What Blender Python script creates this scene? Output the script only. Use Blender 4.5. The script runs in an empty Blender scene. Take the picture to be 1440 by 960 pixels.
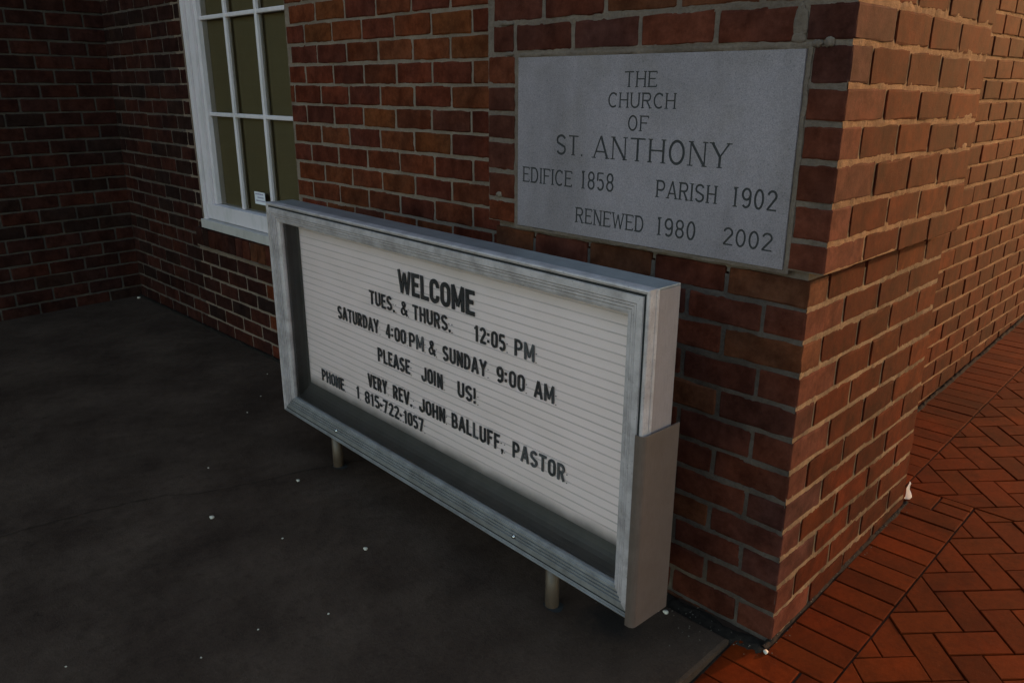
import bpy, bmesh, math, random
from mathutils import Vector, Matrix, noise
S = bpy.context.scene
COL = S.collection
R = random.Random(7)

# ------------------------------------------------------------------ camera
cam_d = bpy.data.cameras.new('camera'); cam = bpy.data.objects.new('camera', cam_d); COL.objects.link(cam)
cam_d.sensor_width = 36; cam_d.lens = 1105.3/1440*36; cam_d.clip_start = .02; cam_d.clip_end = 400
_r, _u, _f = Vector((.70342, .71077, .00340)), Vector((-.22141, .21457, .95128)), Vector((-.67541, .66990, -.30831))
cam.matrix_world = Matrix.Translation((.7172, -1.6754, 1.3783)) @ Matrix((_r, _u, -_f)).transposed().to_4x4()
S.camera = cam
# ------------------------------------------------------------------ light
W = bpy.data.worlds.new('World'); S.world = W; W.use_nodes = True
nt = W.node_tree; nt.nodes.clear()
SUN = Vector((.25, 1.0, .225)).normalized()
sky = nt.nodes.new('ShaderNodeTexSky'); sky.sky_type = 'NISHITA'; sky.sun_disc = False
sky.dust_density = 1.2; sky.ozone_density = 1.5; sky.air_density = 1.4
sky.sun_elevation = math.asin(SUN.z); sky.sun_rotation = math.atan2(SUN.x, SUN.y)
bg = nt.nodes.new('ShaderNodeBackground'); bg.inputs[1].default_value = .15
out = nt.nodes.new('ShaderNodeOutputWorld')
nt.links.new(sky.outputs[0], bg.inputs[0]); nt.links.new(bg.outputs[0], out.inputs[0])
sd = bpy.data.lights.new('sun', 'SUN'); sd.energy = 2.0; sd.angle = math.radians(1.2); sd.color = (1, .42, .14)
so = bpy.data.objects.new('sun', sd); COL.objects.link(so); so.location = (3, 9, 6)
so.rotation_euler = SUN.to_track_quat('Z', 'Y').to_euler()
S.view_settings.view_transform = 'Standard'; S.view_settings.look = 'None'
S.view_settings.exposure = 1.62; S.view_settings.gamma = 1

# ------------------------------------------------------------------ helpers
def tag(o, label=None, cat=None, group=None, kind=None):
    if label: o['label'] = label
    if cat: o['category'] = cat
    if group: o['group'] = group
    if kind: o['kind'] = kind
    return o
def empty(name, loc=(0, 0, 0), rz=0, **k):
    o = bpy.data.objects.new(name, None); o.empty_display_size = .05
    COL.objects.link(o); o.location = loc; o.rotation_euler = (0, 0, rz); tag(o, **k); return o
def link(name, me, parent=None, mat=None, loc=None, smooth=False):
    o = bpy.data.objects.new(name, me); COL.objects.link(o)
    if parent: o.parent = parent
    if mat and not me.materials: me.materials.append(mat)
    if loc: o.location = loc
    if smooth:
        for p in me.polygons: p.use_smooth = True
    return o
class MB:
    def __init__(s): s.v = []; s.f = []; s.c = []
    def poly(s, pts):
        n = len(s.v); s.v += [tuple(p) for p in pts]; s.f.append(tuple(range(n, n+len(pts))))
    def box(s, x0, x1, y0, y1, z0, z1):
        n = len(s.v)
        s.v += [(x, y, z) for z in (z0, z1) for x, y in ((x0, y0), (x1, y0), (x1, y1), (x0, y1))]
        for f in ((3, 2, 1, 0), (4, 5, 6, 7), (0, 1, 5, 4), (1, 2, 6, 5), (2, 3, 7, 6), (3, 0, 4, 7)):
            s.f.append(tuple(n+i for i in f))
    def cyl(s, c, r0, r1, h, n=20, axis='Z', cap=True):
        b = len(s.v)
        for k, (rr, t) in enumerate(((r0, 0), (r1, h))):
            for i in range(n):
                a = 2*math.pi*i/n; p = (rr*math.cos(a), rr*math.sin(a), t)
                if axis == 'Y': p = (p[0], -p[2], p[1])
                s.v.append((c[0]+p[0], c[1]+p[1], c[2]+p[2]))
        for i in range(n):
            j = (i+1) % n; s.f.append((b+i, b+j, b+n+j, b+n+i))
        if cap: s.f.append(tuple(b+n+i for i in range(n))); s.f.append(tuple(b+n-1-i for i in range(n)))
    def mesh(s, name):
        me = bpy.data.meshes.new(name); me.from_pydata(s.v, [], s.f); me.update(); return me
    def build(s, name, mat, parent=None, smooth=False, bevel=0):
        o = link(name, s.mesh(name), parent, mat, smooth=smooth)
        if bevel:
            m = o.modifiers.new('b', 'BEVEL'); m.width = bevel; m.segments = 2; m.limit_method = 'ANGLE'
        return o

# ------------------------------------------------------------------ materials
class NT:
    def __init__(s, name):
        s.m = bpy.data.materials.new(name); s.m.use_nodes = True; s.t = s.m.node_tree
        s.b = s.t.nodes['Principled BSDF']; s.out = s.t.nodes['Material Output']
    def n(s, ty, **k):
        x = s.t.nodes.new(ty)
        for a, b in k.items(): setattr(x, a, b)
        return x
    def l(s, a, b): s.t.links.new(a, b)
    def pos(s, scale=(1, 1, 1)):
        g = s.n('ShaderNodeNewGeometry'); m = s.n('ShaderNodeVectorMath', operation='MULTIPLY')
        m.inputs[1].default_value = scale; s.l(g.outputs['Position'], m.inputs[0]); return m.outputs[0]
    def noise(s, scale, detail=4, rough=.55, vec=None, lo=0, hi=1):
        x = s.n('ShaderNodeTexNoise'); x.inputs['Scale'].default_value = scale
        x.inputs['Detail'].default_value = detail; x.inputs['Roughness'].default_value = rough
        s.l(vec if vec is not None else s.pos(), x.inputs['Vector'])
        r = s.n('ShaderNodeMapRange'); r.inputs[1].default_value = lo; r.inputs[2].default_value = hi
        s.l(x.outputs['Fac'], r.inputs[0]); return r.outputs[0]
    def mix(s, fac, a, b, mode='MIX'):
        x = s.n('ShaderNodeMix', data_type='RGBA', blend_type=mode)
        for sock, val in ((x.inputs[0], fac), (x.inputs[6], a), (x.inputs[7], b)):
            if hasattr(val, 'default_value') or hasattr(val, 'is_linked'): s.l(val, sock)
            elif isinstance(val, (int, float)): sock.default_value = val
            else: sock.default_value = (*val, 1)
        return x.outputs[2]
    def math(s, op, a, b=0.):
        x = s.n('ShaderNodeMath', operation=op)
        for sock, val in ((x.inputs[0], a), (x.inputs[1], b)):
            if isinstance(val, (int, float)): sock.default_value = val
            else: s.l(val, sock)
        return x.outputs[0]
    def bump(s, h, strength=.5, dist=.004, prev=None):
        x = s.n('ShaderNodeBump'); x.inputs['Strength'].default_value = strength
        x.inputs['Distance'].default_value = dist; s.l(h, x.inputs['Height'])
        if prev is not None: s.l(prev, x.inputs['Normal'])
        s.l(x.outputs[0], s.b.inputs['Normal']); return x.outputs[0]
    def col(s, c):
        if isinstance(c, tuple): s.b.inputs['Base Color'].default_value = (*c, 1)
        else: s.l(c, s.b.inputs['Base Color'])
    def set(s, rough=None, metal=None, spec=None):
        if rough is not None:
            if isinstance(rough, float): s.b.inputs['Roughness'].default_value = rough
            else: s.l(rough, s.b.inputs['Roughness'])
        if metal is not None: s.b.inputs['Metallic'].default_value = metal
        if spec is not None: s.b.inputs['Specular IOR Level'].default_value = spec

def brick_mat(name, attr=None, rough=.9, spec=.05, smear=(.10, .06, .038), smear_amt=.18, dark=.62):
    t = NT(name)
    if attr:
        a = t.n('ShaderNodeAttribute', attribute_name=attr); base = a.outputs['Color']
    else:
        base = t.n('ShaderNodeObjectInfo').outputs['Color']
    n1 = t.noise(15, 7, .68, lo=.40, hi=.62)
    n2 = t.noise(70, 4, .7, lo=.3, hi=.7)
    n3 = t.noise(4.5, 3, .5, lo=.42, hi=.62)
    c = t.mix(t.math('MULTIPLY', n1, dark), base, (.30, .22, .2), 'MULTIPLY')
    c = t.mix(t.math('MULTIPLY', n3, .45), c, (1.55, 1.2, .9), 'MULTIPLY')
    c = t.mix(t.math('MULTIPLY', n2, .45), c, (.38, .32, .28), 'MULTIPLY')
    c = t.mix(t.math('MULTIPLY', t.noise(6.5, 5, .65, vec=t.pos((1, 1, .6)), lo=.52, hi=.70), .55), c, (.28, .25, .25), 'MULTIPLY')
    sp = t.noise(160, 3, .6, lo=.66, hi=.74)
    c = t.mix(t.math('MULTIPLY', sp, .35), c, smear)
    n4 = t.noise(28, 6, .75, lo=.62, hi=.8)
    c = t.mix(t.math('MULTIPLY', n4, smear_amt), c, smear)
    t.col(c); t.set(rough=rough, spec=spec)
    b = t.bump(t.noise(38, 6, .7), .45, .0022)
    t.bump(t.noise(240, 4, .7), .6, .0011, b)
    return t.m
M = {}
M['brick'] = brick_mat('fired_brick')
M['brick_stuff'] = brick_mat('fired_brick_joined', 'bcol')
M['paver'] = brick_mat('clay_paver', rough=.8, spec=.04, smear=(.12, .05, .03), smear_amt=.15, dark=.25)
M['paver_stuff'] = brick_mat('clay_paver_joined', 'bcol', rough=.8, spec=.04, smear=(.12, .05, .03), smear_amt=.15, dark=.25)

def mortar_mat(name, c0, c1, dirt=.5):
    t = NT(name)
    c = t.mix(t.noise(9, 5, .6, lo=.35, hi=.65), c0, c1)
    c = t.mix(t.math('MULTIPLY', t.noise(120, 3, .7, lo=.4, hi=.7), .4), c, (.5, .45, .4), 'MULTIPLY')
    c = t.mix(t.math('MULTIPLY', t.noise(3, 4, .6, lo=.5, hi=.68), dirt), c, (.35, .33, .3), 'MULTIPLY')
    t.col(c); t.set(rough=.95, spec=.1)
    b = t.bump(t.noise(90, 6, .75), .9, .006); t.bump(t.noise(420, 2, .6), .7, .0015, b)
    return t.m
M['mortar_pier'] = mortar_mat('grey_mortar', (.135, .100, .082), (.18, .135, .108))
M['mortar_low'] = mortar_mat('grimy_grey_mortar', (.070, .054, .046), (.115, .088, .072), .7)
M['mortar_side_low'] = mortar_mat('grimy_tan_mortar', (.105, .070, .042), (.20, .135, .080), .8)
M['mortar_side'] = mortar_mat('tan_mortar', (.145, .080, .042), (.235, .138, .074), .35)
M['mortar_wall'] = mortar_mat('buff_mortar', (.185, .136, .105), (.24, .178, .138), .35)
M['mortar_shaded'] = mortar_mat('shaded_mortar', (.085, .066, .055), (.12, .092, .075), .35)  # shade left of the window, put into the mortar colour
M['mortar_dark'] = mortar_mat('corner_shade_mortar', (.060, .050, .043), (.085, .070, .058), .3)  # left return wall: its shade is mixed into the mortar colour

def simple(name, col, rough=.6, metal=0., noise_amt=.15, bump=.2, scale=40, spec=.5, vec=(1, 1, 1)):
    t = NT(name)
    c = t.mix(t.math('MULTIPLY', t.noise(scale, 5, .6, vec=t.pos(vec), lo=.3, hi=.7), noise_amt*2), col, tuple(x*.45 for x in col))
    t.col(c); t.set(rough=rough, metal=metal, spec=spec)
    if bump: t.bump(t.noise(scale*4, 4, .6), bump, .002)
    return t.m

# granite of the plaque
t = NT('grey_granite')
v1 = t.n('ShaderNodeTexVoronoi'); v1.inputs['Scale'].default_value = 620; t.l(t.pos(), v1.inputs['Vector'])
sp = t.n('ShaderNodeMapRange'); sp.inputs[1].default_value = .25; sp.inputs[2].default_value = .8
sepc = t.n('ShaderNodeSeparateColor'); t.l(v1.outputs['Color'], sepc.inputs[0]); t.l(sepc.outputs[0], sp.inputs[0])
c = t.mix(sp.outputs[0], (.200, .166, .184), (.268, .224, .244))
c = t.mix(t.math('MULTIPLY', t.noise(260, 3, .6, lo=.56, hi=.64), .5), c, (.07, .073, .082))
c = t.mix(t.math('MULTIPLY', t.noise(5, 5, .6, lo=.5, hi=.66), .45), c, (.72, .7, .62), 'MULTIPLY')
c = t.mix(t.math('MULTIPLY', t.noise(2.2, 4, .6, lo=.40, hi=.60), .5), c, (.6, .6, .6), 'MULTIPLY')
c = t.mix(t.math('MULTIPLY', t.noise(7, 5, .7, vec=t.pos((1, 1, .22)), lo=.46, hi=.66), .35), c, (.55, .53, .50), 'MULTIPLY')   # rain streaks
t.col(c); t.set(rough=.62, spec=.4); t.bump(t.noise(300, 3, .7), .5, .001)
M['granite'] = t.m
M['engraved'] = simple('engraved_groove', (.030, .028, .029), .9, noise_amt=.25, scale=60)
# concrete pad
t = NT('old_concrete')
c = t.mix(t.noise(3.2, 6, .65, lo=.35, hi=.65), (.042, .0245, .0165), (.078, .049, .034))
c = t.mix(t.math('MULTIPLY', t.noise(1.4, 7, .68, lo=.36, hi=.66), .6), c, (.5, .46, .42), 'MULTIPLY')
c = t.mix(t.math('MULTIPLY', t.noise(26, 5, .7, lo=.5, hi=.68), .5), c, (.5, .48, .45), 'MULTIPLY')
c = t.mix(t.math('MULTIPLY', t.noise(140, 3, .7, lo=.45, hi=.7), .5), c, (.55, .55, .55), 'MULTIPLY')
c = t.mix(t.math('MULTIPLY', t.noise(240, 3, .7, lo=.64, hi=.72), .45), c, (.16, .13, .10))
_v = t.n('ShaderNodeVectorMath', operation='DISTANCE'); t.l(t.pos(), _v.inputs[0]); _v.inputs[1].default_value = (-.36, -.235, .012)
_m = t.n('ShaderNodeMapRange'); _m.inputs[1].default_value = .10; _m.inputs[2].default_value = .03
t.l(t.math('ADD', _v.outputs['Value'], t.math('MULTIPLY', t.math('SUBTRACT', t.noise(22, 5, .7), .5), .12)), _m.inputs[0])
c = t.mix(t.math('MULTIPLY', _m.outputs[0], .8), c, (.012, .010, .009))        # old oily spot
t.col(c); t.set(rough=.88, spec=.12)
b = t.bump(t.noise(160, 5, .7), .6, .003); t.bump(t.noise(12, 5, .6), .4, .012, b)
M['concrete'] = t.m
M['dirt'] = simple('joint_dirt', (.032, .024, .018), 1., noise_amt=.4, scale=60, bump=.8, spec=.05)
M['sand'] = simple('jointing_sand', (.045, .026, .018), 1., noise_amt=.3, scale=80, bump=.8, spec=.05)
M['ground'] = simple('asphalt_ground', (.06, .055, .05), .95, noise_amt=.3, scale=20, bump=.6, spec=.1)
M['pebble'] = simple('pale_pebble', (.5, .44, .36), .7, noise_amt=.15, scale=120)
t = NT('thin_white_paper'); _d = t.n('ShaderNodeBsdfDiffuse'); _d.inputs[0].default_value = (.85, .84, .82, 1)
_tr = t.n('ShaderNodeBsdfTranslucent'); _tr.inputs[0].default_value = (.85, .83, .80, 1); _mx = t.n('ShaderNodeMixShader'); _mx.inputs[0].default_value = .6
t.l(_d.outputs[0], _mx.inputs[1]); t.l(_tr.outputs[0], _mx.inputs[2]); t.l(_mx.outputs[0], t.out.inputs[0]); M['paper'] = t.m
def paint(name, col, dirt, amt=.5, rough=.5):
    t = NT(name)
    c = t.mix(t.math('MULTIPLY', t.noise(18, 6, .7, vec=t.pos((1, 1, .35)), lo=.46, hi=.68), amt), col, dirt)
    c = t.mix(t.math('MULTIPLY', t.noise(150, 3, .7, lo=.66, hi=.72), .6), c, dirt)
    t.col(c); t.set(rough=rough, spec=.4); t.bump(t.noise(60, 5, .6, vec=t.pos((1, 1, .3))), .3, .002)
    return t.m
M['white_paint'] = paint('white_paint', (.64, .56, .58), (.42, .40, .37), .45)
M['stone_sill'] = paint('painted_sill', (.46, .41, .39), (.3, .27, .24), .5, .7)
# window glass in front of an olive blind
t = NT('window_glass'); gl = t.n('ShaderNodeBsdfGlossy'); gl.inputs['Roughness'].default_value = .04
tr = t.n('ShaderNodeBsdfTransparent'); tr.inputs[0].default_value = (.86, .88, .84, 1)
fr = t.n('ShaderNodeFresnel'); fr.inputs[0].default_value = 1.5
mx = t.n('ShaderNodeMixShader'); t.l(fr.outputs[0], mx.inputs[0]); t.l(tr.outputs[0], mx.inputs[1]); t.l(gl.outputs[0], mx.inputs[2])
t.l(mx.outputs[0], t.out.inputs[0]); M['glass'] = t.m
t = NT('acrylic_cover'); gl = t.n('ShaderNodeBsdfGlossy'); gl.inputs['Roughness'].default_value = .12
tr = t.n('ShaderNodeBsdfTransparent'); tr.inputs[0].default_value = (.93, .93, .92, 1)
fr = t.n('ShaderNodeFresnel'); fr.inputs[0].default_value = 1.45
mx = t.n('ShaderNodeMixShader'); t.l(fr.outputs[0], mx.inputs[0]); t.l(tr.outputs[0], mx.inputs[1]); t.l(gl.outputs[0], mx.inputs[2])
t.l(mx.outputs[0], t.out.inputs[0]); M['acrylic'] = t.m
M['blind'] = simple('olive_blind', (.165, .122, .066), .8, noise_amt=.12, scale=3, bump=0)
def alu(name, col, metal, rough, streak=(.3, .3, .3), amt=.6, pit=.5):
    t = NT(name)
    # fine lengthwise grain plus grime
    w = t.noise(900, 3, .6, vec=t.pos((.04, 1, 1)), lo=.35, hi=.65)
    w2 = t.noise(260, 4, .7, vec=t.pos((.12, 1, .12)), lo=.4, hi=.66)
    g = t.noise(14, 6, .7, lo=.42, hi=.66)
    c = t.mix(t.math('MULTIPLY', w2, .35), col, tuple(x*.6 for x in col))
    c = t.mix(t.math('MULTIPLY', g, amt), c, tuple(a*b for a, b in zip(col, streak)))
    c = t.mix(t.math('MULTIPLY', t.noise(180, 3, .7, lo=.63, hi=.72), pit), c, (.09, .075, .06))
    t.col(c); t.set(rough=rough, metal=metal)
    t.bump(w, .12, .0006)
    return t.m
M['alu'] = alu('weathered_aluminium', (.52, .455, .465), .3, .48, (.5, .48, .46), .75, .7)
M['alu_dark'] = alu('dark_aluminium', (.26, .245, .24), .3, .5, (.5, .47, .45), .7, .8)  # darker tone, used for the bottom rails
M['alu_top'] = alu('aluminium_cap', (.30, .31, .33), .55, .38, (.6, .6, .6))
M['alu_bronze'] = alu('dull_bracket_metal', (.145, .105, .088), .3, .4, (.7, .66, .62), .5, .25)
M['pinkish'] = alu('faded_pink_beige_paint', (.24, .18, .172), .0, .6, (.75, .7, .66), .4, .5)
M['liner'] = simple('grey_liner', (.060, .055, .055), .6, noise_amt=.3, scale=14, bump=.1)
t = NT('white_letter_board')
c = t.mix(t.math('MULTIPLY', t.noise(5, 5, .6, vec=t.pos((1, 1, 2.5)), lo=.35, hi=.7), .35), (.92, .765, .80), (.74, .61, .60))
_g = t.n('ShaderNodeNewGeometry'); _s = t.n('ShaderNodeSeparateXYZ'); t.l(_g.outputs['Position'], _s.inputs[0])
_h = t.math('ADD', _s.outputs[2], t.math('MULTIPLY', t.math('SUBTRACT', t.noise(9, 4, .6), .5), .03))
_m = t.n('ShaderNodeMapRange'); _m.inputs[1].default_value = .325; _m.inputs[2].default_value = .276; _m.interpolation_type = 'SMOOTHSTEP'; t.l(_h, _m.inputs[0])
c = t.mix(t.math('MULTIPLY', _m.outputs[0], .88), c, (.085, .078, .078))       # soft penumbra along the bottom edge, painted into the board colour
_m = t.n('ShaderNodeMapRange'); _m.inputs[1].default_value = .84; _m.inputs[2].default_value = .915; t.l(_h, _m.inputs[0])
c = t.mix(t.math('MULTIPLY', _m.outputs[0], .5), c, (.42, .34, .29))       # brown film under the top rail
t.col(c); t.set(rough=.5); M['board'] = t.m
M['track'] = simple('letter_track', (.76, .635, .66), .6, noise_amt=.2, scale=9, bump=0)
M['black_letter'] = simple('black_letter_plastic', (.026, .026, .031), .45, noise_amt=.2, scale=20, bump=0)
M['faded_letter'] = simple('faded_letter_plastic', (.10, .10, .115), .55, noise_amt=.4, scale=90, bump=0)
M['worn_letter'] = simple('worn_letter_plastic', (.045, .047, .056), .5, noise_amt=.4, scale=90, bump=0)
M['dark'] = simple('gap_shade', (.012, .012, .012), .9, noise_amt=0, bump=0)
M['chrome'] = simple('bright_screw', (.75, .75, .74), .18, 1., noise_amt=0, bump=0)
M['post'] = alu('galvanised_post', (.10, .068, .048), .15, .45, (.6, .55, .5))
M['sticker'] = simple('white_sticker', (.72, .70, .74), .6, noise_amt=.05, bump=0)
M['ink'] = simple('purple_ink', (.20, .14, .27), .7, noise_amt=0, bump=0)
M['roof'] = simple('grey_roofing', (.12, .115, .11), .9, noise_amt=.3, scale=6)
# brick courses far above the frame, too distant for single bricks
t = NT('upper_brickwork')
g = t.n('ShaderNodeNewGeometry'); sx_ = t.n('ShaderNodeSeparateXYZ'); t.l(g.outputs['Position'], sx_.inputs[0])
cb = t.n('ShaderNodeCombineXYZ'); t.l(t.math('ADD', sx_.outputs[0], sx_.outputs[1]), cb.inputs[0]); t.l(sx_.outputs[2], cb.inputs[1])
bt = t.n('ShaderNodeTexBrick'); t.l(cb.outputs[0], bt.inputs['Vector']); bt.inputs['Scale'].default_value = 1
bt.inputs['Brick Width'].default_value = .2135; bt.inputs['Row Height'].default_value = .0813; bt.inputs['Mortar Size'].default_value = .006
bt.inputs['Color1'].default_value = (.15, .05, .03, 1); bt.inputs['Color2'].default_value = (.10, .035, .028, 1); bt.inputs['Mortar'].default_value = (.36, .29, .2, 1)
t.col(bt.outputs['Color']); t.set(rough=.9); t.bump(bt.outputs['Fac'], -.6, .006); M['upper'] = t.m

# ------------------------------------------------------------------ brick library
def brick_mesh(name, L, D, H, nx, rnd, jit=.0016):
    """box with front (-Y), ends, top and bottom; ragged arrises; 0..L, 0..D, 0..H"""
    b = .0045
    xs = [0, b] + [L*(i+1)/(nx+1) for i in range(nx)] + [L-b, L]
    zs = [0, b, H*.5, H-b, H]; ys = [0, b, D]
    V = {}; mb = MB()
    def vid(i, j, k):
        key = (i, j, k)
        if key in V: return V[key]
        x, y, z = xs[i], ys[j], zs[k]
        ex = i in (0, len(xs)-1); ey = j == 0; ez = k in (0, len(zs)-1)
        cx, cz = (1 if i == 0 else -1), (1 if k == 0 else -1)
        q = rnd.uniform(.0008, .0026)
        if ey and ex: x += cx*q; y += q
        if ey and ez: z += cz*q; y += q
        if ex and ez: x += cx*q*.6; z += cz*q*.6
        x += rnd.uniform(-jit, jit)*.6; z += rnd.uniform(-jit, jit)*1.35
        if j < 2: y += rnd.uniform(-jit, jit)*.28
        V[key] = len(mb.v); mb.v.append((x, y, z)); return V[key]
    nX, nZ = len(xs)-1, len(zs)-1
    for i in range(nX):
        for k in range(nZ): mb.f.append((vid(i, 0, k), vid(i+1, 0, k), vid(i+1, 0, k+1), vid(i, 0, k+1)))
        for j in range(2):
            mb.f.append((vid(i, j, nZ), vid(i+1, j, nZ), vid(i+1, j+1, nZ), vid(i, j+1, nZ)))
            mb.f.append((vid(i, j+1, 0), vid(i+1, j+1, 0), vid(i+1, j, 0), vid(i, j, 0)))
    for k in range(nZ):
        for j in range(2):
            mb.f.append((vid(0, j+1, k), vid(0, j, k), vid(0, j, k+1), vid(0, j+1, k+1)))
            mb.f.append((vid(nX, j, k), vid(nX, j+1, k), vid(nX, j+1, k+1), vid(nX, j, k+1)))
    return mb.mesh(name)
BL, BH = .2025, .0705
_rl = random.Random(3)
LIB = {'s': [brick_mesh('brick_stretcher', BL, .1, BH, 3, _rl) for _ in range(9)],
       'h': [brick_mesh('brick_header', .098, .1, BH, 1, _rl) for _ in range(9)],
       'x': [brick_mesh('brick_cross', BL, .1, BH, 3, _rl) for _ in range(3)]}
for l in LIB.values():
    for me in l: me.materials.append(M['brick'])
STUFF = {}
def put_brick(parent, a, z, length, height, face, y0, color, rnd, depth=.1, stuff=None):
    """a = start along the face, y0 = depth coordinate of the face; face: 'front' runs +X facing -Y, 'side' runs +Y facing +X"""
    kind = 's' if length > .14 else 'h'
    me = rnd.choice(LIB[kind]); L0 = BL if kind == 's' else .098
    out = rnd.uniform(-.0013, .0013); z += .0028*noise.noise(Vector((a*2.6, z*3, y0*5)))
    tilt = rnd.uniform(-.007, .007)
    if face == 'front': loc = Vector((a, y0+out, z)); rz = 0
    else: loc = Vector((y0-out, a, z)); rz = math.pi/2
    flip = False
    sc = Vector((length/L0, depth/.1, height/BH))
    if stuff is not None:
        mtx = Matrix.Translation(loc) @ Matrix.Rotation(rz, 4, 'Z') @ Matrix.Rotation(tilt, 4, 'Y') @ Matrix.Diagonal((*sc, 1))
        vs, fs, cs = stuff; n = len(vs)
        vs += [tuple(mtx @ v.co) for v in me.vertices]
        for p in me.polygons: fs.append(tuple(n+i for i in p.vertices)); cs.append(color)
        return
    o = bpy.data.objects.new('brick', me); COL.objects.link(o); o.parent = parent
    o.location = loc; o.rotation_euler = (0, tilt, rz) if face == 'front' else (tilt, 0, rz); o.scale = sc
    o.color = (*color, 1); return o
def stuff_obj(name, data, mat, parent):
    vs, fs, cs = data
    if not fs: return
    me = bpy.data.meshes.new(name); me.from_pydata(vs, [], fs); me.update()
    at = me.attributes.new('bcol', 'FLOAT_COLOR', 'FACE')
    at.data.foreach_set('color', [x for c in cs for x in (*c, 1)])
    o = link(name, me, parent, mat); o['kind'] = 'stuff'; return o
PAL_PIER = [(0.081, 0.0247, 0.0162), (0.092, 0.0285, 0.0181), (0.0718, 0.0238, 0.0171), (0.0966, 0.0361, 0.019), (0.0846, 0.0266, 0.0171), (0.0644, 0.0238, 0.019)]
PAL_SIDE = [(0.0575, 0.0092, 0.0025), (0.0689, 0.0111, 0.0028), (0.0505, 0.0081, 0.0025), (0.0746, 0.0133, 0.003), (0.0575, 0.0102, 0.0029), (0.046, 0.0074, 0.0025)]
PAL_WALL = [(0.105, 0.0266, 0.0153), (0.12, 0.0342, 0.0162), (0.13, 0.0427, 0.0171), (0.09, 0.0247, 0.0162), (0.11, 0.0314, 0.0162), (0.08, 0.0266, 0.018), (0.125, 0.038, 0.0171)]
PAL_DARK = [(0.04, 0.015, 0.0121), (0.049, 0.0172, 0.0129), (0.034, 0.0144, 0.0121), (0.043, 0.0163, 0.0129), (0.028, 0.0151, 0.0129)]  # dark brick, with the shade of the left corner included in the colour
PAL_PAVE = [(0.0912, 0.0123, 0.0012), (0.1043, 0.0145, 0.0015), (0.0826, 0.0109, 0.0012), (0.0956, 0.0145, 0.0017), (0.0739, 0.0103, 0.0012)]
def shade(rnd, pal):
    c = rnd.choice(pal); k = rnd.uniform(.86, 1.16); return tuple(x*k for x in c)

# displaced mortar sheet: raised ragged lips along the joints
def mortar_sheet(name, mat, parent, face, y0, a0, a1, z0, z1, step, base, joints, holes=(), lip=.004, seed=0., a1f=None):
    na = max(1, int((a1-a0)/step)); nz = max(1, int((z1-z0)/step)); vs = []; fs = []
    for k in range(nz+1):
        z = z0+(z1-z0)*k/nz
        jd = min((abs(z-j) for j in joints), default=1)
        for i in range(na+1):
            a = a0+(a1-a0)*i/na
            if a1f and i == na: a = a1f(z)
            p = Vector((a*38+seed, z*38, seed)); q = Vector((a*110, z*110, seed+5))
            d = base - .0022*noise.noise(p) - .0016*noise.noise(q)
            if jd >= .013: d = max(d, .0030)
            if jd < .013: d -= lip*max(0, noise.noise(Vector((a*14+seed, z*22, 3)))+.12)*(1-jd/.013)
            if face == 'front': vs.append((a, y0+d, z))
            else: vs.append(((y0(z) if callable(y0) else y0)-d, a, z))
    for k in range(nz):
        for i in range(na):
            ca = a0+(a1-a0)*(i+.5)/na; cz = z0+(z1-z0)*(k+.5)/nz
            if any(h[0] < ca < h[1] and h[2] < cz < h[3] for h in holes): continue
            n = k*(na+1)+i; fs.append((n, n+1, n+na+2, n+na+1))
    me = bpy.data.meshes.new(name); me.from_pydata(vs, [], fs); me.update()
    for p in me.polygons: p.use_smooth = True
    return link(name, me, parent, mat)

c = .0813
ZP = [.0015, .0808, .1615, .2421, .321, .402, .4837, .5689, .6512, .7344, .8168, .8944, .9812, 1.0524, 1.1361, 1.2253, 1.3047, 1.3814, 1.4673]
ZP = [-.085, *ZP] + [1.4673+.0813*i for i in range(1, 8)]     # ZP[n+1] is joint n
def zj(n): return ZP[n+1]
J = .0055      # half a joint
PW, PD = 1.0775, .885

# ================================================================== 1. ground
ys = [-60, -10, -3, -1, 0, 1, 3, 6, 12, 60]
def gz(y): return .055*max(-3, min(12, y)) - .065
mb = MB(); xs = [-60, -8, -.12, 3, 60]
for i in range(len(xs)-1):
    for j in range(len(ys)-1):
        mb.poly([(xs[i], ys[j], gz(ys[j])), (xs[i+1], ys[j], gz(ys[j])), (xs[i+1], ys[j+1], gz(ys[j+1])), (xs[i], ys[j+1], gz(ys[j+1]))])
g = mb.build('ground', M['ground']); g['kind'] = 'structure'
# concrete pad, top at z=.012
PADX, PADY = -.098, -.066
mb = MB(); nx, ny = 90, 60
X0, X1, Y0, Y1 = -4.9, PADX, -6., PADY
def padz(x, y): return .012+.0012*noise.noise(Vector((x*3, y*3, 0)))
def grid(mb, X0, X1, Y0, Y1, nx, ny):
    n = len(mb.v)
    for j in range(ny+1):
        for i in range(nx+1):
            x = X0+(X1-X0)*i/nx; y = Y0+(Y1-Y0)*j/ny
            mb.v.append((x, y, padz(x, y)-(.004 if (abs(x-PADX) < 1e-6) else 0)))
    for j in range(ny):
        for i in range(nx):
            k = n+j*(nx+1)+i; mb.f.append((k, k+1, k+nx+2, k+nx+1))
grid(mb, X0, X1-.008, Y0, Y1-.008, nx, ny); grid(mb, X0, -1.04, Y1-.008, .19, 60, 6)
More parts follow.
